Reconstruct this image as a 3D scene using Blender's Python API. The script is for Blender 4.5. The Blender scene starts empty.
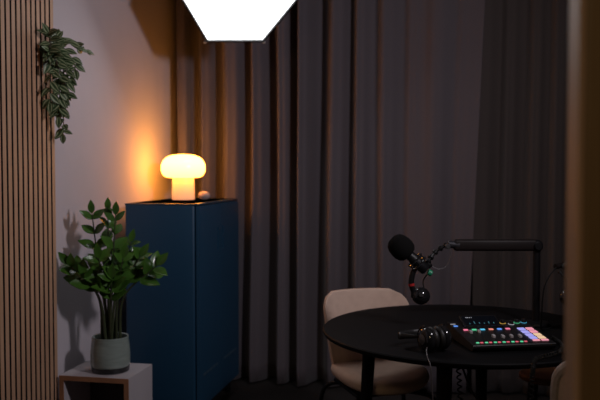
import bpy, bmesh, math, random
from mathutils import Vector, Matrix, noise
random.seed(7)
PI = math.pi
SC = bpy.context.scene
COL = SC.collection

# ------------------------------------------------------------------ camera, world, lights, exposure
YAW = math.atan(0.2)
CY, SY = math.cos(YAW), math.sin(YAW)
EYE = 1.4


def W(r, d, z=0.0):
    """A point of the room given by its distance to the right and ahead of where one stands in the doorway."""
    return Vector((r * CY - d * SY, r * SY + d * CY, z))


cam_data = bpy.data.cameras.new('camera')
cam = bpy.data.objects.new('camera', cam_data)
COL.objects.link(cam)
cam.location = (0, 0, EYE)
cam.rotation_euler = (PI / 2 - math.atan(34 / 800), 0, YAW)
cam_data.sensor_width = 36
cam_data.lens = 48
cam_data.clip_start = 0.05
cam_data.dof.use_dof = True
cam_data.dof.focus_distance = 2.95
cam_data.dof.aperture_fstop = 2.8
SC.camera = cam

SC.view_settings.view_transform = 'Standard'
SC.view_settings.look = 'None'
SC.view_settings.gamma = 1
SC.view_settings.use_curve_mapping = False
SC.view_settings.exposure = 0.0

world = bpy.data.worlds.new('world')
world.use_nodes = True
world.node_tree.nodes['Background'].inputs[0].default_value = (0.5, 0.55, 0.7, 1)
world.node_tree.nodes['Background'].inputs[1].default_value = 0.02
SC.world = world


def area_light(name, loc, aim, size, power, color, size_y=None):
    ld = bpy.data.lights.new(name, 'AREA')
    ld.energy = power
    ld.color = color
    ld.shape = 'RECTANGLE' if size_y else 'DISK'
    ld.size = size
    if size_y:
        ld.size_y = size_y
    o = bpy.data.objects.new(name, ld)
    COL.objects.link(o)
    o.location = loc
    o.rotation_euler = (Vector(aim) - Vector(loc)).to_track_quat('-Z', 'Y').to_euler()
    return o


# the second studio lamp, to the right beyond the door frame
KEY = area_light('key_light', (0.75, 2.35, 2.10), (-1.6, 3.9, 1.7), 0.26, 12.0, (1.0, 0.93, 1.0))
KEY.data.spread = math.radians(140)
# added dim warm fill from behind the camera, brightens the door jamb
HALL_FILL = area_light('hall_fill', (-0.7, -0.7, 2.45), (0.2, 1.0, 1.0), 0.4, 7.0, (1.0, 0.72, 0.42))


# ------------------------------------------------------------------ materials
def new_mat(name):
    m = bpy.data.materials.new(name)
    m.use_nodes = True
    nt = m.node_tree
    return m, nt, nt.nodes['Principled BSDF']


def lk(nt, a, b):
    nt.links.new(a, b)


def mat(name, col, rough=0.6, metal=0.0, col2=None, scale=20.0, bump=0.0, bscale=None, spec=0.5, stretch=None, detail=4.0, coat=0.0):
    m, nt, b = new_mat(name)
    b.inputs['Roughness'].default_value = rough
    b.inputs['Metallic'].default_value = metal
    b.inputs['Specular IOR Level'].default_value = spec
    b.inputs['Coat Weight'].default_value = coat
    tc = nt.nodes.new('ShaderNodeTexCoord')
    mp = nt.nodes.new('ShaderNodeMapping')
    if stretch:
        mp.inputs['Scale'].default_value = stretch
    lk(nt, tc.outputs['Object'], mp.inputs['Vector'])
    n = nt.nodes.new('ShaderNodeTexNoise')
    n.inputs['Scale'].default_value = scale
    n.inputs['Detail'].default_value = detail
    lk(nt, mp.outputs[0], n.inputs['Vector'])
    c2 = col2 or tuple(c * 0.8 for c in col)
    r = nt.nodes.new('ShaderNodeValToRGB')
    r.color_ramp.elements[0].position = 0.3
    r.color_ramp.elements[1].position = 0.7
    r.color_ramp.elements[0].color = (*c2, 1)
    r.color_ramp.elements[1].color = (*col, 1)
    lk(nt, n.outputs['Fac'], r.inputs['Fac'])
    lk(nt, r.outputs[0], b.inputs['Base Color'])
    if bump > 0:
        n2 = nt.nodes.new('ShaderNodeTexNoise')
        n2.inputs['Scale'].default_value = bscale or scale * 4
        n2.inputs['Detail'].default_value = 5
        lk(nt, mp.outputs[0], n2.inputs['Vector'])
        bp = nt.nodes.new('ShaderNodeBump')
        bp.inputs['Strength'].default_value = bump
        bp.inputs['Distance'].default_value = 0.002
        lk(nt, n2.outputs['Fac'], bp.inputs['Height'])
        lk(nt, bp.outputs[0], b.inputs['Normal'])
    return m


def glow(name, col, strength):
    m, nt, b = new_mat(name)
    b.inputs['Base Color'].default_value = (*[c * 0.5 for c in col], 1)
    b.inputs['Roughness'].default_value = 0.4
    b.inputs['Emission Color'].default_value = (*col, 1)
    b.inputs['Emission Strength'].default_value = strength
    return m


M = {}
M['wall'] = mat('painted_plaster', (0.62, 0.56, 0.60), 0.85, col2=(0.58, 0.53, 0.56), scale=3, bump=0.15, bscale=120)
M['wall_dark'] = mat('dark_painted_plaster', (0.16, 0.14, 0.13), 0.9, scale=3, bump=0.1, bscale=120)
M['ceiling'] = mat('ceiling_paint', (0.16, 0.15, 0.15), 0.9, scale=3)
M['floor'] = mat('dark_floor', (0.035, 0.03, 0.028), 0.6, scale=6, stretch=(1, 8, 1), bump=0.1)
M['jamb'] = mat('stained_door_wood', (0.20, 0.125, 0.055), 0.55, col2=(0.16, 0.10, 0.045), scale=4, stretch=(12, 12, 0.8), bump=0.1)
M['reveal_lit'] = mat('jamb_lit_reveal', (0.46, 0.30, 0.20), 0.5, col2=(0.40, 0.26, 0.17), scale=4, stretch=(12, 12, 0.8))  # paler than the jamb: light on the reveal put into the colour
M['slat'] = mat('walnut_slat', (0.66, 0.40, 0.25), 0.6, col2=(0.50, 0.29, 0.175), scale=5, stretch=(30, 30, 1.2), bump=0.15, bscale=30)
M['felt'] = mat('black_felt', (0.012, 0.011, 0.011), 0.95, scale=200)
M['cab'] = mat('dark_blue_lacquer', (0.015, 0.068, 0.135), 0.45, col2=(0.013, 0.061, 0.122), scale=2, bump=0.03, bscale=300)
M['cabtop'] = mat('dark_blue_gloss', (0.012, 0.046, 0.088), 0.25, scale=2)
M['vent'] = mat('vent_lit_louvre', (0.05, 0.10, 0.15), 0.3, scale=30)  # light caught by the louvres is painted in as a paler blue
M['slot'] = mat('recess_black', (0.004, 0.006, 0.009), 0.8, scale=10)
M['blackmetal'] = mat('black_metal', (0.006, 0.006, 0.007), 0.42, spec=0.28, scale=30)
M['blackplastic'] = mat('black_plastic', (0.011, 0.011, 0.012), 0.42, scale=60, bump=0.05, bscale=400)
M['glossblack'] = mat('gloss_black', (0.012, 0.012, 0.013), 0.16, scale=30, coat=0.4)
M['leather'] = mat('black_leatherette', (0.013, 0.012, 0.012), 0.45, scale=90, bump=0.4, bscale=260)
M['foam'] = mat('black_foam', (0.006, 0.006, 0.006), 1.0, scale=200, bump=1.0, bscale=500, spec=0.1)
M['greymetal'] = mat('grey_metal', (0.25, 0.25, 0.26), 0.3, metal=0.9, scale=30)
M['tabletop'] = mat('black_table_stain', (0.005, 0.005, 0.006), 0.6, spec=0.12, col2=(0.0035, 0.0035, 0.004), scale=5, stretch=(2, 20, 20), bump=0.12, bscale=12)
M['chair'] = mat('beige_upholstery', (0.72, 0.54, 0.44), 0.9, col2=(0.65, 0.48, 0.39), scale=25, bump=0.5, bscale=500, spec=0.2)
M['piping'] = mat('beige_piping', (0.52, 0.43, 0.39), 0.8, scale=60)
M['pot'] = mat('sage_glaze', (0.32, 0.38, 0.34), 0.22, col2=(0.26, 0.31, 0.28), scale=14, stretch=(1, 1, 6), bump=0.1, bscale=20, coat=0.3)
M['potbase'] = mat('dark_raw_glaze', (0.005, 0.005, 0.005), 0.3, scale=40, coat=0.4)
M['soil'] = mat('potting_soil', (0.02, 0.014, 0.01), 0.95, scale=90, bump=1.0, bscale=150)
M['leaf'] = mat('zz_leaf', (0.075, 0.185, 0.024), 0.24, col2=(0.036, 0.10, 0.015), scale=9, bump=0.05, bscale=50, coat=0.15)
M['stem'] = mat('zz_stem', (0.06, 0.075, 0.03), 0.5, col2=(0.035, 0.045, 0.02), scale=60)
M['vine'] = mat('vine_stem', (0.12, 0.07, 0.06), 0.6, scale=60)
M['box'] = mat('pale_laminate', (0.56, 0.51, 0.53), 0.55, col2=(0.52, 0.475, 0.495), scale=4, bump=0.05, bscale=100)
M['boxedge'] = mat('wood_edge', (0.42, 0.20, 0.10), 0.6, col2=(0.30, 0.14, 0.07), scale=12, stretch=(1, 6, 1))
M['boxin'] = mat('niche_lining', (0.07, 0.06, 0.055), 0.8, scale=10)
M['stone'] = mat('pale_stone', (0.62, 0.45, 0.40), 0.7, scale=40, bump=0.3)
M['stool'] = mat('orange_brown_wood', (0.20, 0.075, 0.025), 0.5, col2=(0.12, 0.045, 0.016), scale=6, stretch=(2, 20, 20))
M['arm'] = mat('arm_lacquer', (0.010, 0.0065, 0.006), 0.55, scale=40, spec=0.22)
M['armend'] = mat('arm_end_grey', (0.035, 0.035, 0.042), 0.45, metal=0.5, scale=40)
M['green'] = mat('green_band', (0.01, 0.24, 0.12), 0.4, scale=40)
M['red'] = mat('red_band', (0.40, 0.02, 0.02), 0.4, scale=40)
M['cable'] = mat('cable_rubber', (0.008, 0.008, 0.008), 0.5, spec=0.25, scale=60)
M['greycable'] = mat('grey_cable', (0.09, 0.08, 0.085), 0.45, scale=60)
M['track'] = mat('white_track', (0.5, 0.5, 0.5), 0.5, scale=40)
M['fader'] = mat('fader_grey', (0.5, 0.48, 0.5), 0.4, scale=60)


def curtain_mat(name, col):
    m, nt, b = new_mat(name)
    b.inputs['Roughness'].default_value = 0.95
    b.inputs['Specular IOR Level'].default_value = 0.15
    b.inputs['Sheen Weight'].default_value = 0.15
    tc = nt.nodes.new('ShaderNodeTexCoord')
    mp = nt.nodes.new('ShaderNodeMapping')
    mp.inputs['Scale'].default_value = (260, 260, 90)
    n = nt.nodes.new('ShaderNodeTexNoise')
    n.inputs['Scale'].default_value = 1.0
    n.inputs['Detail'].default_value = 3
    r = nt.nodes.new('ShaderNodeValToRGB')
    r.color_ramp.elements[0].color = (*[c * 0.82 for c in col], 1)
    r.color_ramp.elements[1].color = (*col, 1)
    lk(nt, tc.outputs['Object'], mp.inputs[0])
    lk(nt, mp.outputs[0], n.inputs['Vector'])
    lk(nt, n.outputs['Fac'], r.inputs['Fac'])
    lk(nt, r.outputs[0], b.inputs['Base Color'])
    bp = nt.nodes.new('ShaderNodeBump')
    bp.inputs['Strength'].default_value = 0.3
    bp.inputs['Distance'].default_value = 0.001
    lk(nt, n.outputs['Fac'], bp.inputs['Height'])
    lk(nt, bp.outputs[0], b.inputs['Normal'])
    return m


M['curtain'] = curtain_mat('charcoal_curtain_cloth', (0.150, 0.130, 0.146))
M['curtain_shaded'] = curtain_mat('shaded_curtain_cloth', (0.105, 0.086, 0.082))  # darker cloth: the shade on the right panel is put into its colour


def striped_leaf():
    m, nt, b = new_mat('striped_vine_leaf')
    b.inputs['Roughness'].default_value = 0.4
    uv = nt.nodes.new('ShaderNodeUVMap')
    sp = nt.nodes.new('ShaderNodeSeparateXYZ')
    lk(nt, uv.outputs[0], sp.inputs[0])
    r = nt.nodes.new('ShaderNodeValToRGB')
    cr = r.color_ramp
    dark, pale, mid = (0.04, 0.075, 0.03, 1), (0.52, 0.54, 0.34, 1), (0.10, 0.16, 0.065, 1)
    cr.elements[0].position = 0.0
    cr.elements[0].color = dark
    cr.elements[1].position = 1.0
    cr.elements[1].color = dark
    for p, c in ((0.16, mid), (0.24, pale), (0.34, mid), (0.46, dark), (0.54, dark), (0.66, mid), (0.76, pale), (0.84, mid)):
        e = cr.elements.new(p)
        e.color = c
    lk(nt, sp.outputs['X'], r.inputs['Fac'])
    lk(nt, r.outputs[0], b.inputs['Base Color'])
    return m


M['striped'] = striped_leaf()


def lamp_glass(name, top, bottom, z0, z1, s0, s1):
    """Lit opal glass: it shines most near the bulb in the cap and less down the stem."""
    m, nt, b = new_mat(name)
    b.inputs['Base Color'].default_value = (0.8, 0.6, 0.4, 1)
    b.inputs['Roughness'].default_value = 0.25
    tc = nt.nodes.new('ShaderNodeTexCoord')
    sp = nt.nodes.new('ShaderNodeSeparateXYZ')
    lk(nt, tc.outputs['Object'], sp.inputs[0])
    mr = nt.nodes.new('ShaderNodeMapRange')
    mr.inputs['From Min'].default_value = z0
    mr.inputs['From Max'].default_value = z1
    lk(nt, sp.outputs['Z'], mr.inputs['Value'])
    r = nt.nodes.new('ShaderNodeValToRGB')
    r.color_ramp.elements[0].color = (*bottom, 1)
    r.color_ramp.elements[1].color = (*top, 1)
    lk(nt, mr.outputs[0], r.inputs['Fac'])
    lk(nt, r.outputs[0], b.inputs['Emission Color'])
    m2 = nt.nodes.new('ShaderNodeMapRange')
    m2.inputs['From Min'].default_value = z0
    m2.inputs['From Max'].default_value = z1
    m2.inputs['To Min'].default_value = s0
    m2.inputs['To Max'].default_value = s1
    lk(nt, sp.outputs['Z'], m2.inputs['Value'])
    lk(nt, m2.outputs[0], b.inputs['Emission Strength'])
    return m


M['cap_glass'] = lamp_glass('lit_opal_cap', (1.0, 0.36, 0.046), (1.0, 0.33, 0.036), 0.14, 0.22, 14.5, 17.0)
M['stem_glass'] = lamp_glass('lit_opal_stem', (1.0, 0.40, 0.07), (1.0, 0.36, 0.15), 0.0, 0.13, 0.70, 1.35)
M['softface'] = glow('softbox_diffuser', (0.95, 0.97, 1.0), 5.0)


# ------------------------------------------------------------------ mesh helpers
class MB:
    def __init__(self):
        self.bm = bmesh.new()
        self.uv = None

    def box(self, c, s, rot=None, bevel=0.0, seg=2):
        mt = Matrix.Translation(Vector(c))
        if rot is not None:
            mt = mt @ (rot.to_4x4() if isinstance(rot, Matrix) else Matrix.Rotation(rot, 4, 'Z'))
        mt = mt @ Matrix.Diagonal((*s, 1))
        t = bmesh.new()
        bmesh.ops.create_cube(t, size=1, matrix=mt)
        if bevel > 0:
            bmesh.ops.bevel(t, geom=list(t.edges), offset=bevel, segments=seg, profile=0.5, affect='EDGES')
        self.merge(t)
        return self

    def merge(self, t, mtx=None):
        me = bpy.data.meshes.new('tmp')
        t.to_mesh(me)
        t.free()
        if mtx is not None:
            me.transform(mtx)
        self.bm.from_mesh(me)
        bpy.data.meshes.remove(me)

    def cyl(self, a, b, r1, r2=None, n=20, bevel=0.0):
        a, b = Vector(a), Vector(b)
        r2 = r1 if r2 is None else r2
        L = (b - a).length
        if bevel > 0:
            prof = [(0, 0), (r1 - bevel, 0), (r1, bevel), (r2, L - bevel), (r2 - bevel, L), (0, L)]
        else:
            prof = [(0, 0), (r1, 0), (r2, L), (0, L)]
        q = (b - a).to_track_quat('Z', 'Y').to_matrix().to_4x4()
        return self.lathe(prof, n, Matrix.Translation(a) @ q)

    def lathe(self, prof, n=32, mtx=None):
        t = bmesh.new()
        rings = []
        for (r, z) in prof:
            if r < 1e-6:
                rings.append([t.verts.new((0, 0, z))])
            else:
                rings.append([t.verts.new((r * math.cos(2 * PI * k / n), r * math.sin(2 * PI * k / n), z)) for k in range(n)])
        for A, B in zip(rings, rings[1:]):
            if len(A) == 1 and len(B) == 1:
                continue
            for k in range(n):
                k2 = (k + 1) % n
                if len(A) == 1:
                    t.faces.new((A[0], B[k2], B[k]))
                elif len(B) == 1:
                    t.faces.new((A[k], A[k2], B[0]))
                else:
                    t.faces.new((A[k], A[k2], B[k2], B[k]))
        self.merge(t, mtx)
        return self

    def tube(self, pts, r, n=10, closed=False, rads=None):
        pts = [Vector(p) for p in pts]
        t = bmesh.new()
        N = len(pts)
        rings = []
        up = None
        for i, p in enumerate(pts):
            a = pts[(i - 1) % N] if (closed or i > 0) else p
            b = pts[(i + 1) % N] if (closed or i < N - 1) else p
            d = (b - a).normalized()
            if up is None:
                up = Vector((0, 0, 1)) if abs(d.z) < 0.9 else Vector((1, 0, 0))
            x = d.cross(up)
            if x.length < 1e-5:
                x = d.orthogonal()
            x.normalize()
            y = x.cross(d).normalized()
            up = y
            rr = rads[i] if rads else r
            rings.append([t.verts.new(p + rr * (math.cos(2 * PI * k / n) * x + math.sin(2 * PI * k / n) * y)) for k in range(n)])
        m = N if closed else N - 1
        for i in range(m):
            A, B = rings[i], rings[(i + 1) % N]
            for k in range(n):
                k2 = (k + 1) % n
                t.faces.new((A[k], A[k2], B[k2], B[k]))
        if not closed:
            t.faces.new(rings[0][::-1])
            t.faces.new(rings[-1])
        self.merge(t)
        return self

    def sphere(self, c, s, rot=None, u=24, v=14):
        t = bmesh.new()
        bmesh.ops.create_uvsphere(t, u_segments=u, v_segments=v, radius=1)
        mt = Matrix.Translation(Vector(c))
        if rot is not None:
            mt = mt @ rot.to_4x4()
        sc = (s, s, s) if isinstance(s, (int, float)) else s
        self.merge(t, mt @ Matrix.Diagonal((*sc, 1)))
        return self

    def torus(self, R, r, mtx, n=36, m=10, sx=1.0, sy=1.0):
        pts = [mtx @ Vector((R * sx * math.cos(2 * PI * k / n), R * sy * math.sin(2 * PI * k / n), 0)) for k in range(n)]
        return self.tube(pts, r, m, closed=True)

    def leaf(self, base, direction, normal, L, wd, curl=0.15, fold=0.18, n=7, tip=1.0):
        """One leaf blade with thickness, pointed oval, folded along its midrib."""
        d = Vector(direction).normalized()
        nn = Vector(normal)
        x = d.cross(nn)
        if x.length < 1e-4:
            x = d.orthogonal()
        x.normalize()
        nn = x.cross(d).normalized()
        base = Vector(base)
        if self.uv is None:
            self.uv = self.bm.loops.layers.uv.new('UVMap')
        bm = self.bm
        rows = []
        th = 0.0012
        for i in range(n + 1):
            t = i / n
            w = wd * 0.5 * (math.sin(PI * t ** 0.85) ** 0.75 if 0 < t < 1 else 0.03)
            if t > 0.6:
                w *= 1 - 0.25 * tip * (t - 0.6) / 0.4
            c = base + d * (L * t) - nn * (curl * L * t * t)
            row = []
            for u in (-1, -0.5, 0, 0.5, 1):
                row.append(c + x * (w * u) + nn * (abs(u) * w * fold))
            rows.append(row)
        top = [[bm.verts.new(p + nn * th) for p in r] for r in rows]
        bot = [[bm.verts.new(p - nn * th) for p in r] for r in rows]
        for i in range(n):
            for j in range(4):
                for S, fl in ((top, False), (bot, True)):
                    vs = (S[i][j], S[i][j + 1], S[i + 1][j + 1], S[i + 1][j])
                    us = ((j / 4, i / n), ((j + 1) / 4, i / n), ((j + 1) / 4, (i + 1) / n), (j / 4, (i + 1) / n))
                    if fl:
                        vs, us = vs[::-1], us[::-1]
                    f = bm.faces.new(vs)
                    for l, q in zip(f.loops, us):
                        l[self.uv].uv = q
            for j, sgn in ((0, 1), (4, -1)):
                vs = (top[i][j], top[i + 1][j], bot[i + 1][j], bot[i][j])
                bm.faces.new(vs if sgn > 0 else vs[::-1])
        return self

    def build(self, name, material, parent=None, smooth=True, angle=35, mats=None):
        bm = self.bm
        bmesh.ops.recalc_face_normals(bm, faces=bm.faces)
        me = bpy.data.meshes.new(name)
        bm.to_mesh(me)
        bm.free()
        o = bpy.data.objects.new(name, me)
        COL.objects.link(o)
        me.materials.append(material)
        for m in mats or []:
            me.materials.append(m)
        if smooth:
            for p in me.polygons:
                p.use_smooth = True
            try:
                me.set_sharp_from_angle(angle=math.radians(angle))
            except Exception:
                pass
        if parent is not None:
            o.parent = parent
        return o


def tag(o, label=None, cat=None, group=None, kind=None):
    if label:
        o['label'] = label
    if cat:
        o['category'] = cat
    if group:
        o['group'] = group
    if kind:
        o['kind'] = kind
    return o


def empty(name, loc, rz=0.0):
    o = bpy.data.objects.new(name, None)
    o.empty_display_size = 0.05
    COL.objects.link(o)
    o.location = loc
    o.rotation_euler = (0, 0, rz)
    return o


def copy_tree(o, parent=None):
    c = o.copy()
    COL.objects.link(c)
    if parent is not None:
        c.parent = parent
    for ch in [x for x in bpy.data.objects if x.parent == o]:
        copy_tree(ch, c)
    return c


def smooth_path(pts, n=8):
    """Catmull-Rom through the points."""
    pts = [Vector(p) for p in pts]
    P = [pts[0] * 2 - pts[1]] + pts + [pts[-1] * 2 - pts[-2]]
    out = []
    for i in range(1, len(P) - 2):
        for k in range(n):
            t = k / n
            a, b, c, d = P[i - 1], P[i], P[i + 1], P[i + 2]
            out.append(0.5 * ((2 * b) + (c - a) * t + (2 * a - 5 * b + 4 * c - d) * t * t + (3 * b - a - 3 * c + d) * t ** 3))
    out.append(pts[-1])
    return out


def structure(name, mb, m, **k):
    return tag(mb.build(name, m, smooth=False, **k), kind='structure')


# ------------------------------------------------------------------ the room
XL, XR = -1.85, 2.7
YB = 5.15
CEIL = 2.85
structure('floor', MB().box((0.4, 1.5, -0.05), (5.0, 7.6, 0.1)), M['floor'])
structure('ceiling', MB().box((0.4, 1.5, CEIL + 0.05), (5.0, 7.6, 0.1)), M['ceiling'])
structure('wall_left', MB().box((XL - 0.05, 1.5, CEIL / 2), (0.1, 7.5, CEIL)), M['wall'])
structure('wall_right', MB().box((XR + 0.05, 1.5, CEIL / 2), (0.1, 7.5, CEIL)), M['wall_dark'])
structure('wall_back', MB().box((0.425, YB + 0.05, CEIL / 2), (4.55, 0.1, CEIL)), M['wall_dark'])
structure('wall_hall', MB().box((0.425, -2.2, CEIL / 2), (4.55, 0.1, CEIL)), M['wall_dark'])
# the partition with the doorway one looks through, right side and left side, and the door jamb
PY0, PY1, PX = 1.095, 1.20, 0.1585
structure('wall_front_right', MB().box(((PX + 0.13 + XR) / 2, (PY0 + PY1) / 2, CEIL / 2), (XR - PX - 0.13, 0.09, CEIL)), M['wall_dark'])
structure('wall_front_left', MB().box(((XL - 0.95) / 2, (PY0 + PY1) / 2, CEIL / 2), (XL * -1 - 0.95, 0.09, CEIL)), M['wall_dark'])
structure('door_1', MB().box((PX + 0.07, (PY0 + PY1) / 2, CEIL / 2), (0.14, PY1 - PY0, CEIL), bevel=0.004), M['jamb'])

structure('lit_reveal_1', MB().box((PX - 0.004, (PY0 + PY1) / 2 + 0.004, CEIL / 2), (0.008, PY1 - PY0 + 0.004, CEIL), bevel=0.002), M['reveal_lit'])  # strip added to carry the painted light on the reveal

# ------------------------------------------------------------------ slat panel on the left wall
sp = empty('slat_panel', (XL, 3.1, 0))
tag(sp, 'vertical walnut slat panel with black felt backing on the pale wall', 'wall panel')
N_SL = 19
y0, y1 = 2.62, 3.38
felt = MB().box((0.005, (y0 + y1) / 2 - 3.1, 1.3), (0.008, y1 - y0, 2.56)).build('felt_backing', M['felt'], sp, smooth=False)
pitch = (y1 - y0) / N_SL
for i in range(N_SL):
    yy = y0 + pitch * (i + 0.5) + pitch * 0.14 - 3.1
    o = MB().box((0.0195, yy, 1.3), (0.021, pitch * 0.66, 2.56), bevel=0.0012, seg=1).build('slat', M['slat'], sp, smooth=False, mats=[M['felt']])
    for p in o.data.polygons:                  # veneer on the face only, black board on the sides
        p.material_index = 0 if p.normal.x > 0.3 else 1

# ------------------------------------------------------------------ curtains
def curtain(name, path, z0, z1, waves, m, label, nu=420, nv=26, seed=0, skew=0.0, env=None):
    """Hanging cloth with thickness; path = plan polyline, waves = list of (wavelength, amplitude, phase)."""
    P = smooth_path([Vector((p[0], p[1], 0)) for p in path], 30)
    S = [0]
    for a, b in zip(P, P[1:]):
        S.append(S[-1] + (b - a).length)
    Ltot = S[-1]

    def at(s):
        s = max(0, min(Ltot, s))
        for i in range(len(S) - 1):
            if S[i + 1] >= s:
                t = (s - S[i]) / max(1e-9, S[i + 1] - S[i])
                p = P[i].lerp(P[i + 1], t)
                d = (P[i + 1] - P[i]).normalized()
                return p, Vector((d.y, -d.x, 0))
        return P[-1], Vector((0, -1, 0))
    bm = bmesh.new()
    front = []
    for j in range(nv + 1):
        z = z0 + (z1 - z0) * j / nv
        row = []
        h = 1 - (z - z0) / (z1 - z0)
        for i in range(nu + 1):
            s = Ltot * i / nu
            p, n = at(s)
            o = 0
            ws = s + 0.055 * noise.noise(Vector((s * 2.1, z * 0.35, seed))) + 0.035 * noise.noise(Vector((s * 5, 0, seed + 3)))
            for q, (wl, am, ph) in enumerate(waves):
                if q == 0:          # soft uneven pleats
                    a = 2 * PI * ws / wl + ph + 1.1 * noise.noise(Vector((s * 1.7, z * 0.3, seed + 21)))
                    v = math.sin(a) + 0.22 * math.sin(2 * a + 0.6) + 0.10 * math.sin(3 * a)
                else:
                    v = math.sin(2 * PI * ws / wl + ph)
                o += am * v * (1 + 0.5 * noise.noise(Vector((s * 3, z * 0.5, seed + 7))))
            o += 0.012 * noise.noise(Vector((s * 9, z * 0.9, seed + 11))) * h
            o *= 0.75 + 0.35 * h
            if env:
                for (sa, ea), (sb_, eb_) in zip(env, env[1:]):
                    if sa <= s <= sb_:
                        t = (s - sa) / (sb_ - sa)
                        o *= ea + (eb_ - ea) * t * t * (3 - 2 * t)
                        o += 0.014 * (1 - (ea + (eb_ - ea) * t)) * math.sin(s * 2 * PI / 0.33 + 1.2 * noise.noise(Vector((s, z * 0.4, 2))))
                        break
            e = max(0.0, min(1.0, s / Ltot))
            sk = skew * h * e ** 4
            d = Vector((n.y * -1, n.x, 0))
            row.append(bm.verts.new(p + n * o + d * sk + Vector((0, 0, z))))
        front.append(row)
    for j in range(nv):
        for i in range(nu):
            bm.faces.new((front[j][i], front[j][i + 1], front[j + 1][i + 1], front[j + 1][i]))
    mb = MB()
    mb.bm.free()
    mb.bm = bm
    o = mb.build(name, m, angle=180)
    sol = o.modifiers.new('thickness', 'SOLIDIFY')
    sol.thickness = 0.003
    tag(o, label, 'curtain', 'floor length curtains on the back wall')
    return o


curtain('curtain', [(-1.80, 4.90), (-1.72, 4.99), (-1.55, 5.0), (-1.1, 4.99), (-0.6, 4.97), (-0.2, 4.95), (0.155, 4.93)], 0.012, 2.849,
        [(0.172, 0.078, 0.4), (0.41, 0.018, 1)], M['curtain'], 'wide charcoal curtain, lit orange behind the lamp and flatter behind the microphone', seed=1, nu=900,
        env=[(0, 1), (1.0, 1), (1.30, 0.5), (1.60, 0.12), (3, 0.10)], skew=-0.11)
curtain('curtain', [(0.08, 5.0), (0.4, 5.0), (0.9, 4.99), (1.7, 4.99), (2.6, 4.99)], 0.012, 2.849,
        [(0.16, 0.026, 0.4), (0.5, 0.015, 2)], M['curtain_shaded'], 'shaded charcoal curtain hanging behind the microphone arm, beside the door frame', seed=9, nu=700)
# ------------------------------------------------------------------ blue cabinet
cx0, cx1, cy0, cy1, cz0, cz1 = -1.765, -1.352, 4.02, 4.79, 0.09, 1.2
cab = empty('storage_cabinet', ((cx0 + cx1) / 2, (cy0 + cy1) / 2, 0))
tag(cab, 'dark blue two door metal cabinet standing along the pale wall', 'cabinet')
ox, oy = (cx0 + cx1) / 2, (cy0 + cy1) / 2
hw, hl = (cx1 - cx0) / 2, (cy1 - cy0) / 2
b = MB()
b.box((-0.01, 0, (cz0 + cz1) / 2), (2 * hw - 0.022, 2 * hl, cz1 - cz0), bevel=0.012, seg=3)
b.build('body', M['cab'], cab)
top = MB().box((0, 0, cz1 - 0.006), (2 * hw, 2 * hl, 0.012), bevel=0.005).build('top_panel', M['cabtop'], cab)
for s in (-1, 1):
    dr = empty('door', (0, 0, 0))
    dr.parent = cab
    # the leaf is built in strips round its grip slot
    X = hw - 0.004
    ylo, yhi = (0.003, hl - 0.004) if s > 0 else (-hl + 0.004, -0.003)
    sl0, sl1 = (0.028, 0.062) if s > 0 else (-0.062, -0.028)
    zs0, zs1 = 0.925, 1.055
    zl, zh = cz0 + 0.012, cz1 - 0.014
    d = MB()
    def strip(ya, yb, za, zb):
        d.box((X, (ya + yb) / 2, (za + zb) / 2), (0.018, abs(yb - ya), zb - za))
    strip(ylo, sl0, zl, zh)
    strip(sl1, yhi, zl, zh)
    strip(sl0, sl1, zl, zs0)
    strip(sl0, sl1, zs1, zh)
    d.build('door_leaf', M['cab'], dr, smooth=False)
    MB().box((X - 0.004, (sl0 + sl1) / 2, (zs0 + zs1) / 2), (0.004, 0.0338, zs1 - zs0 - 0.0004)).build('grip_slot', M['slot'], dr, smooth=False)
    for k in range(5):
        yc = (ylo + yhi) / 2 + (k - 2) * 0.055
        MB().box((X + 0.0095, yc, 0.275), (0.003, 0.040, 0.014), bevel=0.0008, seg=1).build('vent_slot', M['vent'], dr)
for sx in (-1, 1):
    for sy in (-1, 1):
        MB().cyl((sx * (hw - 0.05), sy * (hl - 0.06), 0), (sx * (hw - 0.05), sy * (hl - 0.06), cz0 + 0.003), 0.014, 0.018).build('foot', M['blackmetal'], cab)

# ------------------------------------------------------------------ table lamp on the cabinet
LX, LY, LZ = -1.612, 4.525, 1.2005
lamp = empty('table_lamp', (LX, LY, LZ))
tag(lamp, 'glowing mushroom shaped opal glass lamp on the blue cabinet', 'lamp')
MB().lathe([(0, 0), (0.066, 0), (0.068, 0.004), (0.066, 0.06), (0.064, 0.135), (0.0, 0.135)], 40).build('lamp_stem', M['stem_glass'], lamp)
prof = [(0.0, 0.132), (0.06, 0.130), (0.095, 0.132), (0.115, 0.142), (0.127, 0.160), (0.131, 0.185), (0.128, 0.210), (0.118, 0.232), (0.100, 0.250), (0.072, 0.262), (0.035, 0.268), (0, 0.269)]
MB().lathe(prof, 48).build('lamp_shade', M['cap_glass'], lamp)
st = MB().sphere((0, 0, 0), (0.036, 0.028, 0.026)).build('decorative_stone', M['stone'])
st.location = (-1.475, 4.50, 1.2003 + 0.026)
tag(st, 'small pale rounded stone on the blue cabinet behind the lamp stem', 'stone')

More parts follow.
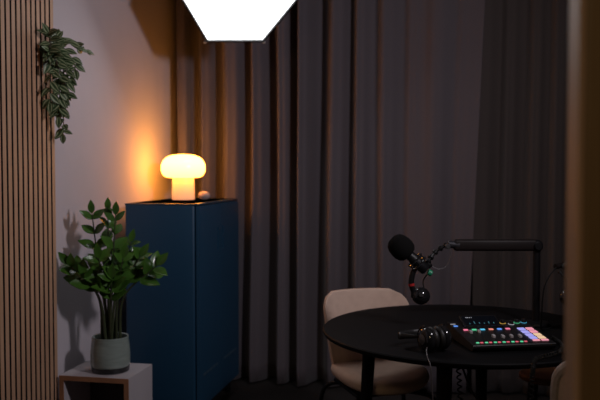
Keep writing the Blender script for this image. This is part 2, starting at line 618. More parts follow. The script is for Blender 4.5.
# ------------------------------------------------------------------ softbox
hc, R6, az, el, ro = (-0.317, 4.3, 2.2935), 0.311, 0.318, 0.762, 0.063
nv = Vector((math.sin(az) * math.cos(el), -math.cos(az) * math.cos(el), -math.sin(el)))
uu = Vector((math.cos(az), math.sin(az), 0))
ww = uu.cross(nv)
if ww.z > 0:
    ww = -ww
def V3(v):
    return Vector((v.x * CY - v.y * SY, v.x * SY + v.y * CY, v.z))
NV, UU, WW = V3(nv), V3(uu), V3(ww)
HC = W(*hc[:2], hc[2])
sb = empty('softbox', HC)
tag(sb, 'lit white hexagonal softbox with black rim near the top, before the curtains', 'studio light')
ang = [k * PI / 3 + ro + PI / 6 for k in range(6)]
cor = [R6 * (math.sin(a) * UU + math.cos(a) * WW) for a in ang]
bm = MB()
vf = [bm.bm.verts.new(c * 0.985) for c in cor]
vb = [bm.bm.verts.new(c * 0.985 - NV * 0.004) for c in cor]
bm.bm.faces.new(vf)
bm.bm.faces.new(vb[::-1])
for k in range(6):
    bm.bm.faces.new((vf[k], vf[(k + 1) % 6], vb[(k + 1) % 6], vb[k]))
bm.build('diffuser', M['softface'], sb, smooth=False)
# black shell: lip, then tapering back to the lamp head
bm = MB()
rings = []
for (f, dep) in ((1.0, -0.008), (1.035, -0.008), (1.035, 0.02), (0.93, 0.12), (0.72, 0.22), (0.42, 0.30), (0.2, 0.325)):
    rings.append([bm.bm.verts.new(c * f - NV * dep) for c in cor])
rings.append([bm.bm.verts.new(c * 0.19 - NV * 0.31) for c in cor])
rings.append([bm.bm.verts.new(c * 0.985 - NV * 0.006) for c in cor])
for A, B in zip(rings, rings[1:] + rings[:1]):
    for k in range(6):
        bm.bm.faces.new((A[k], A[(k + 1) % 6], B[(k + 1) % 6], B[k]))
bm.build('shell', M['blackplastic'], sb, angle=20)
for k in range(6):
    bm = MB().cyl(cor[k] * 1.03 + NV * 0.006, cor[k] * 1.06 - NV * 0.02, 0.005)
    bm.sphere(cor[k] * 1.075 - NV * 0.01, 0.009, u=10, v=8)
    bm.build('rod_tip', M['track'], sb)
hd = MB().cyl(-NV * 0.30, -NV * 0.52, 0.062, 0.062, 28, bevel=0.008).build('lamp_head', M['blackplastic'], sb)
top_p = -NV * 0.45
up_p = Vector((top_p.x, top_p.y, CEIL - HC.z))
bm = MB().cyl(top_p, up_p, 0.014)
bm.cyl(up_p - Vector((0, 0, 0.03)), up_p, 0.05)
bm.build('ceiling_mount', M['blackmetal'], sb)

# ------------------------------------------------------------------ box side table
bx0, bx1, by0, by1, bh = -1.802, -1.462, 3.355, 3.640, 0.437
bt = empty('box_side_table', ((bx0 + bx1) / 2, (by0 + by1) / 2, 0))
tag(bt, 'pale open fronted box table with wood edge beside the slat panel', 'side table')
w2, l2, th = (bx1 - bx0) / 2, (by1 - by0) / 2, 0.022
eb = 0.004
MB().box((0, eb / 2, bh - th / 2), (2 * w2, 2 * l2 - eb, th)).build('top_board', M['box'], bt, smooth=False)
MB().box((0, eb / 2, th / 2), (2 * w2, 2 * l2 - eb, th)).build('bottom_board', M['box'], bt, smooth=False)
for s in (-1, 1):
    MB().box((s * (w2 - th / 2), eb / 2, bh / 2), (th, 2 * l2 - eb, bh - 2 * th)).build('side_board', M['box'], bt, smooth=False)
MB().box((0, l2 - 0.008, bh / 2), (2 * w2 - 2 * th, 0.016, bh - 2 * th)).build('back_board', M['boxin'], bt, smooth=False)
bm = MB()
yf = -l2 + eb / 2
bm.box((0, yf, bh - th / 2), (2 * w2, eb, th)).box((0, yf, th / 2), (2 * w2, eb, th))
for s in (-1, 1):
    bm.box((s * (w2 - th / 2), yf, bh / 2), (th, eb, bh - 2 * th))
bm.build('edge_band', M['boxedge'], bt, smooth=False)

# ------------------------------------------------------------------ potted ZZ plant
pc = W(-0.893, 3.735, bh)
pp = empty('potted_plant', pc)
tag(pp, 'glossy green leafy plant in a sage glazed pot on the box table', 'potted plant')
pr = [(0, 0.022), (0.084, 0.022), (0.088, 0.026), (0.092, 0.036), (0.092, 0.085), (0.0885, 0.125), (0.0845, 0.155), (0.086, 0.160), (0.0845, 0.165), (0.0775, 0.163), (0.076, 0.155), (0.077, 0.13), (0, 0.13)]
pot = MB().lathe(pr, 48).build('pot', M['pot'], pp)
MB().lathe([(0, 0), (0.080, 0), (0.087, 0.004), (0.0895, 0.0255), (0.0, 0.0255)], 48).build('pot_base', M['potbase'], pot)
bm = MB().lathe([(0, 0.145), (0.04, 0.147), (0.0755, 0.142), (0.0755, 0.132), (0, 0.132)], 30)
for v in bm.bm.verts:
    v.co.z += 0.004 * noise.noise(v.co * 60)
bm.build('soil', M['soil'], pp)


def zz_stem(r_tip, d_tip, z_tip, bend, n_pairs, L, seed, start=0.35, face=0.0):
    """A fleshy stem from the pot up to a tip; tip offsets given in metres from the pot centre."""
    rnd = random.Random(seed)
    ofs = V3(Vector((r_tip, d_tip, 0)))
    base = V3(Vector((r_tip * 0.16 + rnd.uniform(-.012, .012), d_tip * 0.2 + rnd.uniform(-.015, .015), 0))) + Vector((0, 0, 0.140))
    tip = Vector((ofs.x, ofs.y, z_tip))
    mid = base.lerp(tip, 0.5) + Vector((-(ofs.x) * bend, -(ofs.y) * bend, 0.03))
    path = smooth_path([base, mid, tip], 10)
    n = len(path)
    rads = [0.0085 * (1 - 0.72 * i / (n - 1)) for i in range(n)]
    s = MB().tube(path, 0.006, 8, rads=rads).build('stem', M['stem'], pp)
    f = MB()
    side = Vector((1, 0, 0))
    for k in range(n_pairs):
        t = start + (1 - start) * (k + 0.6) / n_pairs
        x = t * (n - 1)
        i = min(n - 2, int(x))
        p = path[i].lerp(path[i + 1], x - i)
        d = (path[i + 1] - path[i]).normalized()
        a = face + rnd.uniform(-.35, .35) + (0.5 if k % 2 else -0.3)
        sd = V3(Vector((math.cos(a), math.sin(a), 0)))
        sd = (sd - d * sd.dot(d)).normalized()
        nm = d.cross(sd).normalized()
        sz = L * (0.82 + 0.35 * math.sin(PI * min(1, (k + 1.2) / n_pairs))) * rnd.uniform(0.88, 1.1)
        for q in (-1, 1):
            dr = (sd * q * rnd.uniform(0.7, 1.0) + d * rnd.uniform(0.55, 0.95) + Vector((0, 0, rnd.uniform(-.1, .2)))).normalized()
            nn = (Vector((0, 0, 1)) * 0.6 + V3(Vector((0.2, -1, 0))) * rnd.uniform(0.5, 0.9) + nm * rnd.uniform(-.3, .3) + d * 0.3)
            f.leaf(p + sd * q * 0.003, dr, nn, sz * 1.22, sz * 0.74, curl=rnd.uniform(0.0, 0.25), fold=rnd.uniform(.1, .3))
    d = (path[-1] - path[-2]).normalized()
    f.leaf(path[-1], d + Vector((0, 0, rnd.uniform(0, .2))), V3(Vector((0.1, -1, 0.4))), L * 1.0, L * 0.5, curl=0.05)
    f.build('foliage', M['leaf'], s, angle=60)


zz_stem(-0.180, -0.03, 0.505, 0.30, 3, 0.078, 1, start=0.70)        # to the left
zz_stem(-0.085, 0.02, 0.740, -0.12, 4, 0.066, 2, start=0.48)        # tall left
zz_stem(-0.010, 0.02, 0.755, -0.05, 6, 0.062, 3, start=0.32, face=1.3)  # tallest, leaves held close
zz_stem(0.035, -0.02, 0.735, 0.0, 5, 0.066, 4, start=0.38, face=1.0)
zz_stem(0.145, 0.00, 0.540, 0.30, 4, 0.074, 5, start=0.60)         # right
zz_stem(0.225, -0.02, 0.500, 0.30, 3, 0.082, 6, start=0.70)        # far right
zz_stem(0.080, -0.07, 0.54, 0.10, 4, 0.076, 7, start=0.48)
zz_stem(-0.030, -0.08, 0.54, 0.1, 4, 0.076, 8, start=0.48)
zz_stem(-0.090, -0.08, 0.46, 0.2, 3, 0.072, 9, start=0.6)
zz_stem(0.030, -0.09, 0.45, 0.1, 4, 0.074, 10, start=0.5)
zz_stem(0.085, 0.07, 0.60, 0.1, 5, 0.066, 11, start=0.5)

# ------------------------------------------------------------------ hanging plant on the wall
HX, HY = XL + 0.032, 3.265
hp = empty('hanging_plant', (HX, HY, 1.84))
tag(hp, 'trailing plant with pale striped leaves hanging at the slat panel edge', 'hanging plant')
MB().lathe([(0, 0), (0.022, 0), (0.03, 0.06), (0.033, 0.062), (0.028, 0.060), (0.024, 0.045), (0, 0.045)], 24,
           Matrix.Translation((0.034, 0, 0.0))).build('wall_pot', M['blackplastic'], hp)


def vine(path, nl, L, seed, spread=0.9):
    rnd = random.Random(seed)
    P = smooth_path([Vector(p) for p in path], 8)
    n = len(P)
    s = MB().tube(P, 0.002, 6).build('stem', M['vine'], hp)
    f = MB()
    for k in range(nl):
        x = (n - 1) * (k + 0.5) / nl
        i = min(n - 2, int(x))
        p = P[i].lerp(P[i + 1], x - i)
        d = (P[i + 1] - P[i]).normalized()
        sd = (1 if k % 2 else -1)
        dr = V3(Vector((sd * rnd.uniform(0.4, 1.0) * spread, rnd.uniform(-.7, .1), 0))) + d * rnd.uniform(.2, .8) + Vector((0.15, 0, rnd.uniform(-.3, .2)))
        nn = V3(Vector((rnd.uniform(-.5, .5), -1, 0))) + Vector((0, 0, rnd.uniform(.2, .9)))
        sz = L * rnd.uniform(.8, 1.15)
        f.leaf(p, dr, nn, sz, sz * rnd.uniform(.46, .6), curl=rnd.uniform(.1, .35), fold=.2)
    d = (P[-1] - P[-2]).normalized()
    f.leaf(P[-1], d, V3(Vector((0.2, -1, .3))), L, L * .5)
    for v in f.bm.verts:
        v.co.x = max(v.co.x, 0.004)
    f.build('foliage', M['striped'], s, angle=60)


# local x = away from the wall, y = along the wall (to the right in view), z up
o_ = (0.034, 0, 0.055)
vine([o_, (0.05, 0.03, 0.10), (0.07, 0.07, 0.115)], 9, 0.056, 1)
vine([o_, (0.05, -0.01, 0.12), (0.05, -0.03, 0.14)], 8, 0.054, 2)
vine([o_, (0.06, 0.02, 0.11), (0.06, 0.03, 0.13)], 7, 0.052, 12)
vine([o_, (0.07, 0.08, 0.12), (0.09, 0.15, 0.105), (0.10, 0.23, 0.095)], 12, 0.050, 3, 0.3)
vine([o_, (0.07, 0.05, 0.08), (0.10, 0.10, 0.04), (0.10, 0.12, 0.0)], 9, 0.056, 4)
vine([o_, (0.05, -0.02, 0.06), (0.06, -0.03, -0.05), (0.05, -0.02, -0.16)], 13, 0.056, 5)
vine([o_, (0.07, 0.0, 0.04), (0.08, 0.01, -0.10), (0.07, 0.02, -0.22)], 15, 0.056, 6)
vine([o_, (0.07, 0.04, 0.03), (0.08, 0.06, -0.08), (0.07, 0.065, -0.17)], 13, 0.056, 7)
vine([o_, (0.07, 0.02, 0.03), (0.08, 0.04, -0.12), (0.07, 0.06, -0.25), (0.06, 0.075, -0.295)], 15, 0.052, 8, 0.8)
vine([o_, (0.06, 0.05, 0.05), (0.09, 0.07, -0.02), (0.08, 0.07, -0.08)], 9, 0.056, 9)
vine([o_, (0.06, -0.01, 0.05), (0.09, -0.01, -0.02), (0.08, 0.01, -0.12), (0.07, 0.02, -0.19)], 13, 0.056, 10)
vine([o_, (0.08, 0.04, 0.05), (0.10, 0.04, -0.03), (0.09, 0.05, -0.13)], 12, 0.056, 11)

# ------------------------------------------------------------------ round table
TC = W(0.67, 3.22)
TR, TH = 0.577, 0.74
tb = empty('round_table', TC)
tag(tb, 'round black wooden table carrying the mixer and headphones', 'table')
MB().lathe([(0, TH - 0.024), (TR - 0.02, TH - 0.024), (TR - 0.004, TH - 0.018), (TR, TH - 0.010), (TR, TH - 0.004), (TR - 0.004, TH), (0, TH)], 128).build('tabletop', M['tabletop'], tb)
MB().lathe([(0.0, TH - 0.075), (0.36, TH - 0.075), (0.38, TH - 0.065), (0.38, TH - 0.0245), (0, TH - 0.0245)], 64).build('apron', M['tabletop'], tb)
for k in range(4):
    a = math.radians(68 + 90 * k)
    t0 = V3(Vector((math.cos(a) * 0.40, math.sin(a) * 0.40, 0)))
    t1 = V3(Vector((math.cos(a) * 0.44, math.sin(a) * 0.44, 0)))
    MB().cyl((t1.x, t1.y, 0), (t0.x, t0.y, TH - 0.0245), 0.020, 0.029, 24).build('leg', M['tabletop'], tb)

# ------------------------------------------------------------------ upholstered chairs
def superpt(u, a, b, e):
    c, s = math.cos(u), math.sin(u)
    return (a * abs(c) ** (2 / e) * (1 if c > 0 else -1), b * abs(s) ** (2 / e) * (1 if s > 0 else -1))


def make_chair(label, edged):
    """Faces -y. Seat at 0.46, back top at 0.83."""
    c = empty('shell_chair', (0, 0, 0))
    tag(c, label, 'chair', 'beige shell chairs at the round table')
    # seat cushion
    m = MB()
    n = 48
    lay = [(0.90, -0.030), (0.97, -0.018), (1.0, 0.0), (0.97, 0.020), (0.86, 0.030), (0.55, 0.034), (0.2, 0.032)]
    rings = []
    for (f, z) in lay:
        ring = []
        for k in range(n):
            x, y = superpt(2 * PI * k / n, 0.208 * f, 0.215 * f, 3.0)
            ring.append(m.bm.verts.new((x, y - 0.01, 0.43 + z - 0.05 * max(0, -y - 0.12) + 0.03 * abs(x) ** 2 / 0.05)))
        rings.append(ring)
    for A, B in zip(rings, rings[1:]):
        for k in range(n):
            m.bm.faces.new((A[k], A[(k + 1) % n], B[(k + 1) % n], B[k]))
    m.bm.faces.new(rings[-1])
    m.bm.faces.new(rings[0][::-1])
    m.build('seat', M['chair'], c, angle=180)
    # back: a curved pad with rounded top corners, wrapping forward at the sides
    m = MB()
    NU, NVv = 32, 18
    halfw, zb, zt = 0.215, 0.44, 0.796

    def surf(u, v, off):
        # u -1..1 across, v 0..1 up
        z = zb + (zt - zb) * v
        rc = 0.075
        hw_ = halfw * (0.80 + 0.20 * math.sin(PI * 0.5 * min(1, v * 1.25)))
        if z > zt - rc:
            q = (z - (zt - rc)) / rc
            hw_ = hw_ - rc * (1 - math.sqrt(max(0, 1 - q * q))) 
        x = hw_ * u
        y = 0.20 + 0.055 * v + 0.03 * math.sin(v * PI) * -0.5 - 0.115 * (abs(x) / halfw) ** 2.6 * (1 - 0.25 * v)
        return Vector((x, y + off, z + 0.003 * (1 - (x / halfw) ** 2) * v))
    T = 0.017
    F = [[m.bm.verts.new(surf(-1 + 2 * i / NU, min(0.998, j / NVv), -T)) for i in range(NU + 1)] for j in range(NVv + 1)]
    B = [[m.bm.verts.new(surf(-1 + 2 * i / NU, min(0.998, j / NVv), T)) for i in range(NU + 1)] for j in range(NVv + 1)]
    for j in range(NVv):
        for i in range(NU):
            m.bm.faces.new((F[j][i], F[j][i + 1], F[j + 1][i + 1], F[j + 1][i]))
            m.bm.faces.new((B[j][i], B[j + 1][i], B[j + 1][i + 1], B[j][i + 1]))
        for i in (0, NU):
            m.bm.faces.new((F[j][i], F[j + 1][i], B[j + 1][i], B[j][i]))
    for i in range(NU):
        for j in (0, NVv):
            m.bm.faces.new((F[j][i], F[j][i + 1], B[j][i + 1], B[j][i]))
    ob = m.build('backrest', M['chair'], c, angle=180)
    bv = ob.modifiers.new('round', 'BEVEL')
    bv.width = 0.012
    bv.segments = 3
    bv.limit_method = 'ANGLE'
    bv.angle_limit = math.radians(50)
    # piping round the back's edge
    pts = [surf(-1, v, 0) for v in [k / 24 for k in range(24)]] + [surf(-1 + 2 * k / 16, 0.998, 0) for k in range(17)] + [surf(1, 1 - k / 24, 0) for k in range(1, 25)]
    if edged:
        MB().tube(pts, 0.0180, 10).build('piping', M['piping'], ob)
    # frame
    MB().box((0, -0.01, 0.392), (0.34, 0.30, 0.016), bevel=0.004).build('seat_frame', M['blackmetal'], c)
    for sx in (-1, 1):
        for sy in (-1, 1):
            p = smooth_path([(sx * 0.10, sy * 0.10 - 0.01, 0.382), (sx * 0.185, sy * 0.17 - 0.01, 0.365), (sx * 0.215, sy * 0.205 - 0.01, 0.28), (sx * 0.235, sy * 0.225 - 0.01, 0.012)], 8)
            l = MB().tube(p, 0.010, 12).build('leg', M['blackmetal'], c)
            MB().cyl((sx * 0.235, sy * 0.225 - 0.01, 0), (sx * 0.235, sy * 0.225 - 0.01, 0.014), 0.013).build('foot_glide', M['blackplastic'], l)
    return c


ch = make_chair('beige upholstered chair with black legs tucked behind the round table', False)
ch.location = W(0.362, 3.66)
ch.rotation_euler = (0, 0, YAW + math.radians(17))
ch2 = make_chair('beige chair with edge piping, partly hidden by the brown door frame', True)
ch2.location = W(1.015, 2.70)
ch2.rotation_euler = (0, 0, YAW + math.radians(188))

# ------------------------------------------------------------------ wooden stool beyond the table
stl = empty('wooden_stool', W(1.13, 3.62))
tag(stl, 'small orange brown wooden stool seen under the table beyond its legs', 'stool')
MB().lathe([(0, 0.425), (0.115, 0.425), (0.125, 0.432), (0.125, 0.448), (0.118, 0.455), (0, 0.455)], 48).build('seat', M['stool'], stl)
for k in range(4):
    a = k * PI / 2 + 0.5
    MB().cyl((0.120 * math.cos(a), 0.120 * math.sin(a), 0), (0.085 * math.cos(a), 0.085 * math.sin(a), 0.4255), 0.010, 0.012).build('leg', M['blackmetal'], stl)

# ------------------------------------------------------------------ audio mixer
MXC = W(0.745, 2.962, TH)
mx = empty('audio_mixer', MXC, YAW + math.radians(8.0))
tag(mx, 'black podcast mixing console with glowing coloured buttons and pads on the table', 'audio mixer')
WD, DP = 0.310, 0.285
zf, zb_ = 0.026, 0.056
m = MB()
bmx = m.bm
def mxz(y):
    return zf + (zb_ - zf) * (y + DP / 2) / DP
pr = [(-DP / 2 + 0.012, 0.004), (-DP / 2, 0.016), (-DP / 2, zf - 0.002), (-DP / 2 + 0.002, zf), (DP / 2 - 0.002, zb_), (DP / 2, zb_ - 0.002), (DP / 2, 0.016), (DP / 2 - 0.012, 0.004)]
L_ = [bmx.verts.new((-WD / 2, y, z)) for y, z in pr]
R_ = [bmx.verts.new((WD / 2, y, z)) for y, z in pr]
bmx.faces.new(L_)
bmx.faces.new(R_[::-1])
for k in range(len(pr)):
    k2 = (k + 1) % len(pr)
    bmx.faces.new((L_[k], R_[k], R_[k2], L_[k2]))
m.build('case', M['blackplastic'], mx, smooth=False)
for sx in (-1, 1):
    for sy in (-1, 1):
        MB().cyl((sx * 0.13, sy * 0.1, 0), (sx * 0.13, sy * 0.1, 0.005), 0.010).build('foot', M['blackplastic'], mx)
slope = math.atan((zb_ - zf) / DP)
RX = Matrix.Rotation(slope, 3, 'X')


def on(x, y, h=0.0):
    return Vector((x, y, mxz(y) + h))


NEON = {k: glow('button_' + k, c, s) for k, c, s in (
    ('pink', (1.0, 0.22, 0.36), 0.75), ('green', (0.12, 0.85, 0.42), 0.6), ('cyan', (0.10, 0.62, 0.95), 0.75), ('salmon', (1.0, 0.30, 0.22), 0.7),
    ('blue', (0.12, 0.34, 1.0), 0.8), ('lavender', (0.42, 0.42, 1.0), 0.72), ('rose', (1.0, 0.38, 0.48), 0.68), ('cream', (1.0, 0.68, 0.42), 0.66),
    ('red', (1.0, 0.14, 0.20), 0.5), ('yellow', (1.0, 0.65, 0.10), 0.6), ('white', (0.7, 0.72, 0.8), 0.5), ('dimblue', (0.02, 0.05, 0.09), 0.12))}


for k_, c_ in (('yellow', (1.0, 0.6, 0.1)), ('white', (0.7, 0.72, 0.8)), ('green', (0.12, 0.85, 0.42)), ('cyan', (0.1, 0.62, 0.95))):
    NEON['ring_' + k_] = glow('ring_' + k_, c_, 0.32)


def pad(name, x, y, w, h, c, t=0.0035):
    o = MB().box(on(x, y, t / 2 - 0.0004), (w, h, t), rot=RX, bevel=0.001, seg=1).build(name, NEON[c], mx)
    return o


M['display'] = mat('dark_display', (0.004, 0.006, 0.010), 0.35, spec=0.25, scale=30)
chx = [-0.120 + 0.0330 * k for k in range(6)]
for x, c in zip(chx, ('pink', 'green', 'cyan', 'salmon', 'blue', 'pink')):
    pad('channel_button', x, 0.032, 0.017, 0.011, c)
for k, x in enumerate(chx):
    MB().box(on(x + 0.005, -0.042, 0.0003), (0.003, 0.092, 0.0012), rot=RX).build('fader_slot', M['slot'], mx, smooth=False)
    yy = (-0.008, -0.004, -0.064, -0.070, -0.068, -0.070)[k]
    fd = MB().box(on(x + 0.005, yy, 0.006), (0.011, 0.019, 0.011), rot=RX, bevel=0.002).build('fader', M['fader'], mx)
    pad('listen_button', x - 0.0085, -0.116, 0.011, 0.008, 'green', 0.003)
    pad('mute_button', x + 0.0065, -0.116, 0.011, 0.008, 'red', 0.003)
gx = (0.096, 0.129)
rows = [None, (-0.078, ('lavender', 'cream')), (-0.045, ('lavender', 'cream')), (-0.010, ('lavender', 'rose')), (0.025, ('lavender', 'rose'))]
for y, cs in rows[1:]:
    for x, c in zip(gx, cs):
        pad('sound_pad', x, y, 0.027, 0.024, c)
for x in gx:
    pad('bank_button', x, -0.106, 0.026, 0.013, 'rose')
# tilted touch screen, raised at the back
sc_c = Vector((-0.043, 0.090, mxz(0.09) + 0.012))
RS = Matrix.Rotation(math.radians(24), 3, 'X')
sc = MB().box(sc_c, (0.145, 0.070, 0.014), rot=RS, bevel=0.003).build('screen', M['glossblack'], mx)
nrm = RS @ Vector((0, 0, 1))
MB().box(sc_c + nrm * 0.0071, (0.132, 0.058, 0.0006), rot=RS).build('display', M['display'], sc, smooth=False)
m = MB()
for k in range(6):
    hgt = (0.006, 0.016, 0.010, 0.006, 0.013, 0.008)[k]
    m.box(sc_c + nrm * 0.0076 + RS @ Vector((-0.047 + k * 0.019, -0.022 + hgt / 2, 0)), (0.003, hgt, 0.0004), rot=RS)
m.build('level_meter', glow('meter_teal', (0.10, 0.35, 0.42), 0.25), sc, smooth=False)
m = MB()
for k, w in enumerate((0.006, 0.004, 0.005, 0.003)):
    m.box(sc_c + nrm * 0.0076 + RS @ Vector((-0.050 + k * 0.007, 0.020, 0)), (w * 0.8, 0.003, 0.0004), rot=RS)
m.build('status_text', NEON['white'], sc, smooth=False)
# brand line and logo mark on the left edge of the top
m = MB()
for k in range(4):
    m.box(on(-0.152 + k * 0.0052, 0.108, 0.0006), (0.0036, 0.004, 0.0012), rot=RX)
m.build('lettering', NEON['white'], mx, smooth=False)
pad('power_button', -0.142, 0.082, 0.016, 0.009, 'blue', 0.003)
# rotary knobs with lit rings at the back right
for x, y, c in ((0.054, 0.104, 'yellow'), (0.083, 0.090, 'white'), (0.112, 0.106, 'green'), (0.140, 0.106, 'cyan')):
    k = MB().cyl(on(x, y, 0), on(x, y, 0.014), 0.0095, 0.0085, 20, bevel=0.001).build('volume_knob', M['blackplastic'], mx)
    MB().torus(0.0108, 0.0013, Matrix.Translation(on(x, y, 0.0012)) @ RX.to_4x4(), 24, 6).build('light_ring', NEON['ring_' + c], k)
m = MB().cyl(on(0.045, 0.055, 0), on(0.045, 0.055, 0.010), 0.014, 0.013, 24, bevel=0.001).build('jog_wheel', M['blackplastic'], mx)

# ------------------------------------------------------------------ headphones
hpn = empty('headphones', W(0.478, 2.825, TH), YAW)
tag(hpn, 'black closed back headphones resting on the round table', 'headphones')
bd = Vector((-0.82, 0.57, 0))          # where the band lies, to the left and away
axh = Vector((0.80, 0.60, 0)).normalized()  # from one cup to the other
axh = Vector((0.90, 0.42, 0.0)).normalized()
zc = 0.047
cupA, cupB = -axh * 0.020, axh * 0.023
for c0, sgn in ((cupA, -1), (cupB, 1)):
    c0 = c0 + Vector((0, 0, zc))
    out = axh * sgn
    q = out.to_track_quat('Z', 'Y').to_matrix().to_4x4()
    mt = Matrix.Translation(c0) @ q
    m = MB().lathe([(0, 0.002), (0.040, 0.002), (0.043, 0.008), (0.042, 0.017), (0.036, 0.026), (0.028, 0.030), (0.0, 0.031)], 36, mt)
    cup = m.build('ear_cup', M['glossblack'], hpn)
    MB().torus(0.0315, 0.0115, Matrix.Translation(c0 - out * 0.008) @ q, 36, 12).build('ear_pad', M['leather'], cup)
    MB().lathe([(0, 0.0305), (0.018, 0.0308), (0.019, 0.033), (0.012, 0.0345), (0, 0.0345)], 28, mt).build('cap_disc', M['greymetal'] if sgn < 0 else M['blackmetal'], cup)
    # yoke: half ring round the cup joining the band
    bdn = (bd - out * bd.dot(out)).normalized()
    pts = []
    for k in range(17):
        a = -PI / 2 + PI * k / 16
        pts.append(c0 + out * 0.018 + bdn * (0.048 * math.cos(a)) + Vector((0, 0, 0.046 * math.sin(a) * 0.98)))
    MB().tube(pts, 0.0034, 8).build('yoke', M['blackmetal'], cup)
a0 = cupA + Vector((0, 0, zc)) - axh * 0.018
b0 = cupB + Vector((0, 0, zc)) + axh * 0.018
bdn = (bd - axh * bd.dot(axh)).normalized()
a1, b1 = a0 + bdn * 0.048, b0 + bdn * 0.048
pts = smooth_path([a1, a1 + bdn * 0.05 - axh * 0.035 + Vector((0, 0, -0.004)), a1 + bdn * 0.060 - axh * 0.035 + Vector((0, 0, -0.004)),
                   (a1 + b1) / 2 + bdn * 0.085 + Vector((0, 0, -0.008)), b1 + bdn * 0.060 + axh * 0.03 + Vector((0, 0, -0.004)),
                   b1 + bdn * 0.05 + axh * 0.03 + Vector((0, 0, -0.004)), b1], 8)
m = MB()
prev = None
rows_ = []
for i, p in enumerate(pts):
    a = pts[max(0, i - 1)]
    b_ = pts[min(len(pts) - 1, i + 1)]
    d = (b_ - a).normalized()
    up = Vector((0, 0, 1))
    side = d.cross(up).normalized()
    t = i / (len(pts) - 1)
    wv = 0.006 + 0.010 * math.sin(PI * t)
    tk = 0.003 + 0.004 * math.sin(PI * t)
    rows_.append([m.bm.verts.new(p + up * (wv * math.cos(2 * PI * k / 12)) + side * (tk * math.sin(2 * PI * k / 12))) for k in range(12)])
for A, B in zip(rows_, rows_[1:]):
    for k in range(12):
        m.bm.faces.new((A[k], A[(k + 1) % 12], B[(k + 1) % 12], B[k]))
m.bm.faces.new(rows_[0][::-1])
m.bm.faces.new(rows_[-1])
m.build('headband', M['leather'], hpn)


def Lh(r, d, z):      # a point beside the headphones, from their own centre
    return Vector((r, d, z))


m = MB().tube(smooth_path([cupA + Vector((-0.012, -0.028, zc - 0.02)), (-0.037, -0.060, 0.016), (-0.040, -0.100, 0.004), (-0.042, -0.135, 0.003), (-0.040, -0.163, -0.010), (-0.036, -0.168, -0.06), (-0.026, -0.168, -0.25), (-0.02, -0.16, -0.55), (0.02, -0.10, -0.733), (0.15, 0.05, -0.7365)], 8), 0.0022, 8)
m.build('headphone_cord', M['greycable'], hpn)

# ------------------------------------------------------------------ microphones and boom arm
def make_mic(label):
    """Origin at the ball joint on the boom; local x = right, y = away, z up."""
    g = empty('microphone', (0, 0, 0))
    tag(g, label, 'microphone', 'broadcast microphones on boom arms')
    f0, f1 = Vector((-0.118, 0, 0.108)), Vector((0.005, 0, -0.005))
    dr = (f1 - f0).normalized()
    q = dr.to_track_quat('Z', 'Y').to_matrix().to_4x4()
    mt = Matrix.Translation(f0) @ q
    pr = [(0, -0.012), (0.022, -0.010), (0.037, 0.0), (0.045, 0.016), (0.049, 0.036), (0.049, 0.055), (0.044, 0.073), (0.034, 0.084), (0.022, 0.088), (0, 0.088)]
    body = MB().lathe([(0, 0.02), (0.019, 0.02), (0.021, 0.10), (0.0235, 0.115), (0.0235, 0.172), (0.019, 0.180), (0, 0.180)], 32, mt).build('mic_body', M['blackmetal'], g)
    fm = MB().lathe(pr, 36, mt).build('foam_windscreen', M['foam'], g)
    # elastic shock mount: two hoops round the body
    sm = MB()
    for k, s in enumerate((0.118, 0.140)):
        sm.torus(0.036, 0.0035, mt @ Matrix.Translation((0, 0, s)), 32, 8)
    for k in range(6):
        a = k * PI / 3
        p0 = mt @ Vector((0.036 * math.cos(a), 0.036 * math.sin(a), 0.116))
        p1 = mt @ Vector((0.036 * math.cos(a), 0.036 * math.sin(a), 0.142))
        sm.cyl(p0, p1, 0.003, n=8)
    sm.build('shock_mount', M['glossblack'], g)
    # curved yoke from the mount down to the swivel ball
    yk = smooth_path([(-0.028, -0.005, 0.004), (-0.042, -0.006, -0.03), (-0.046, -0.006, -0.070), (-0.034, -0.004, -0.105)], 8)
    y = MB().tube(yk, 0.0115, 12).build('yoke', M['blackmetal'], g)
    MB().cyl((-0.047, -0.006, -0.066), (-0.045, -0.006, -0.076), 0.013, 0.013).build('red_ring', M['red'], y)
    bl = MB().sphere((-0.006, 0, -0.118), (0.038, 0.036, 0.036)).build('end_cap', M['glossblack'], g)
    MB().cyl((-0.010, -0.030, -0.108), (-0.010, -0.040, -0.108), 0.009, 0.008).build('thumb_screw', M['greymetal'], bl)
    MB().cyl((-0.036, -0.004, -0.095), (-0.036, -0.004, -0.125), 0.012).build('yoke_joint', M['blackmetal'], g)
    MB().cyl((0.020, -0.012, -0.018), (0.036, -0.012, -0.026), 0.0125, 0.0125, bevel=0.002).build('green_ring', M['green'], g)
    # cord looping from the arm back into the mic
    MB().tube(smooth_path([(0.014, 0.0, -0.112), (0.005, 0.012, -0.06), (0.03, 0.01, -0.02), (0.035, 0, -0.024)], 8), 0.003, 8).build('lead', M['cable'], g)
    return g


mic = make_mic('black microphone with foam cover hanging over the table, pointing left')
mic.location = W(0.500, 3.25, 0.988)
mic.rotation_euler = (0, 0, YAW)
mic2 = copy_tree(mic)
mic2['label'] = 'black microphone half hidden by the brown door frame, right of the arm'
mic2.location = W(1.06, 3.15, 1.00)
for o in [x for x in bpy.data.objects if x.parent == mic2 and x.name.startswith('green_ring')]:
    bpy.data.objects.remove(o)
mic2.rotation_euler = (0, 0, YAW + PI * 0.93)

ba = empty('boom_stand', W(0.98, 3.30, TH), YAW)
tag(ba, 'black low boom arm standing on the table and holding the foam covered microphone', 'microphone arm')
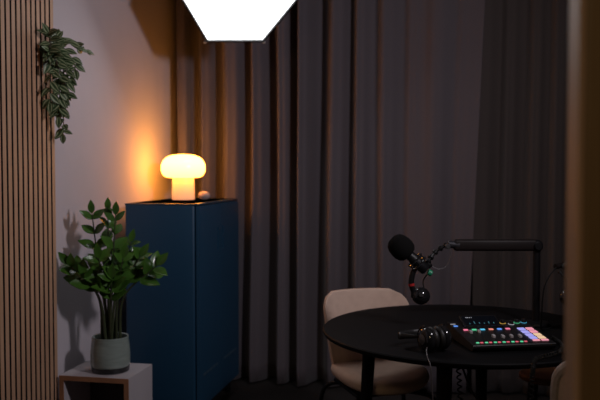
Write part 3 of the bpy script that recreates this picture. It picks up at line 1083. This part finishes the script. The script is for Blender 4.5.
# local coordinates: x right, y away, z up from the tabletop
zA = 0.330
MB().lathe([(0, 0), (0.055, 0), (0.058, 0.004), (0.056, 0.012), (0.02, 0.018), (0, 0.018)], 36).build('base', M['blackmetal'], ba)
MB().cyl((0, 0, 0.016), (0, 0, zA - 0.01), 0.015, 0.015).build('post', M['blackmetal'], ba)
m = MB().sphere((0, 0, zA), (0.026, 0.024, 0.026))
m.cyl((0, -0.03, zA), (0, 0.03, zA), 0.016, bevel=0.002)
m.build('elbow_joint', M['blackmetal'], ba)
xe = -0.345
MB().box(((xe + 0.02) / 2 - 0.01, 0, zA + 0.003), (abs(xe), 0.034, 0.048), bevel=0.011, seg=3).build('arm_tube', M['arm'], ba)
m = MB()
e0 = Vector((xe - 0.005, 0, zA + 0.003))
m.cyl(e0 + Vector((0.03, 0, 0)), e0 + Vector((-0.018, 0, 0.004)), 0.019, 0.014, bevel=0.003)
m.build('arm_end', M['armend'], ba)
j = MB()
pth = [e0 + Vector((-0.015, 0, 0.003)), e0 + Vector((-0.040, 0, -0.008)), e0 + Vector((-0.066, 0, -0.026)), e0 + Vector((-0.090, -0.01, -0.050)), e0 + Vector((-0.105, -0.03, -0.070)), e0 + Vector((-0.098, -0.045, -0.086))]
pth = smooth_path(pth, 6)
j.tube(pth, 0.0065, 10)
for k in range(3, len(pth) - 2, 5):
    d = (pth[k + 1] - pth[k]).normalized()
    j.cyl(pth[k] - d * 0.006, pth[k] + d * 0.006, 0.0125, bevel=0.002)
j.build('neck_links', M['blackmetal'], ba)
m = MB().cyl(e0 + Vector((-0.022, -0.012, -0.004)), e0 + Vector((-0.022, -0.030, -0.004)), 0.011, 0.010, bevel=0.002)
m.build('tension_knob', M['greymetal'], ba)
cb = MB().tube(smooth_path([e0 + Vector((-0.01, -0.01, -0.012)), e0 + Vector((-0.008, -0.012, -0.045)), e0 + Vector((-0.025, -0.012, -0.085)), e0 + Vector((-0.055, -0.014, -0.098)), e0 + Vector((-0.085, -0.015, -0.088))], 8), 0.0016, 8)
cb.build('cable', M['greycable'], ba)

# the second arm comes from beyond the door frame
ba2 = empty('boom_stand', W(1.32, 3.12, TH), YAW)
tag(ba2, 'black boom arm hidden behind the door frame, holding the microphone there', 'microphone arm')
ba2.location = W(1.16, 3.24, TH)
MB().lathe([(0, 0), (0.055, 0), (0.058, 0.004), (0.056, 0.012), (0.02, 0.018), (0, 0.018)], 36).build('base', M['blackmetal'], ba2)
MB().cyl((0, 0, 0.016), (0, 0, 0.20), 0.012).build('post', M['blackmetal'], ba2)
MB().tube(smooth_path([(0, 0, 0.20), (-0.02, -0.01, 0.25), (-0.08, -0.05, 0.268), (-0.150, -0.09, 0.262)], 8), 0.011, 12).build('arm_tube', M['arm'], ba2)
MB().tube(smooth_path([(-0.15, -0.10, 0.26), (-0.185, -0.12, 0.225), (-0.205, -0.12, 0.17), (-0.205, -0.10, 0.06), (-0.19, -0.06, 0.006), (-0.12, 0.0, 0.0045), (-0.05, 0.01, 0.012)], 8), 0.003, 8).build('cable', M['cable'], ba2)

# ------------------------------------------------------------------ cables
def coil(path, R, turns, r):
    P = smooth_path([Vector(p) for p in path], 60)
    n = len(P)
    out = []
    for i in range(0, n - 1):
        d = (P[i + 1] - P[i]).normalized()
        x = d.cross(Vector((0.3, 0.2, 1))).normalized()
        y = x.cross(d)
        a = 2 * PI * turns * i / (n - 1)
        out.append(P[i] + R * (math.cos(a) * x + math.sin(a) * y))
    return MB().tube(out, r, 6)


c = coil([W(0.955, 3.00, TH + 0.012), W(0.945, 2.86, TH + 0.012), W(0.90, 2.76, TH + 0.012), W(0.80, 2.67, TH + 0.012), W(0.77, 2.612, TH + 0.0), W(0.762, 2.605, TH - 0.08), W(0.760, 2.61, TH - 0.35), W(0.74, 2.63, 0.02)], 0.0065, 62, 0.0028).build('coiled_cable', M['cable'])
tag(c, 'black coiled cable running from the mixer over the table edge', 'cable')
c = coil([W(0.592, 2.96, TH - 0.090), W(0.60, 2.95, 0.45), W(0.59, 2.96, 0.25), W(0.62, 2.98, 0.02)], 0.008, 26, 0.003).build('coiled_cable', M['cable'])
tag(c, 'black coiled cable hanging under the middle of the table', 'cable')
c = MB().tube(smooth_path([W(0.60, 2.94, TH - 0.079), W(0.64, 2.93, 0.56), W(0.72, 2.94, 0.46), W(0.80, 2.98, 0.25), W(0.82, 3.0, 0.006), W(0.9, 3.1, 0.006)], 8), 0.004, 8).build('power_cable', M['cable'])
tag(c, 'thin black cable slanting down under the middle of the table', 'cable')
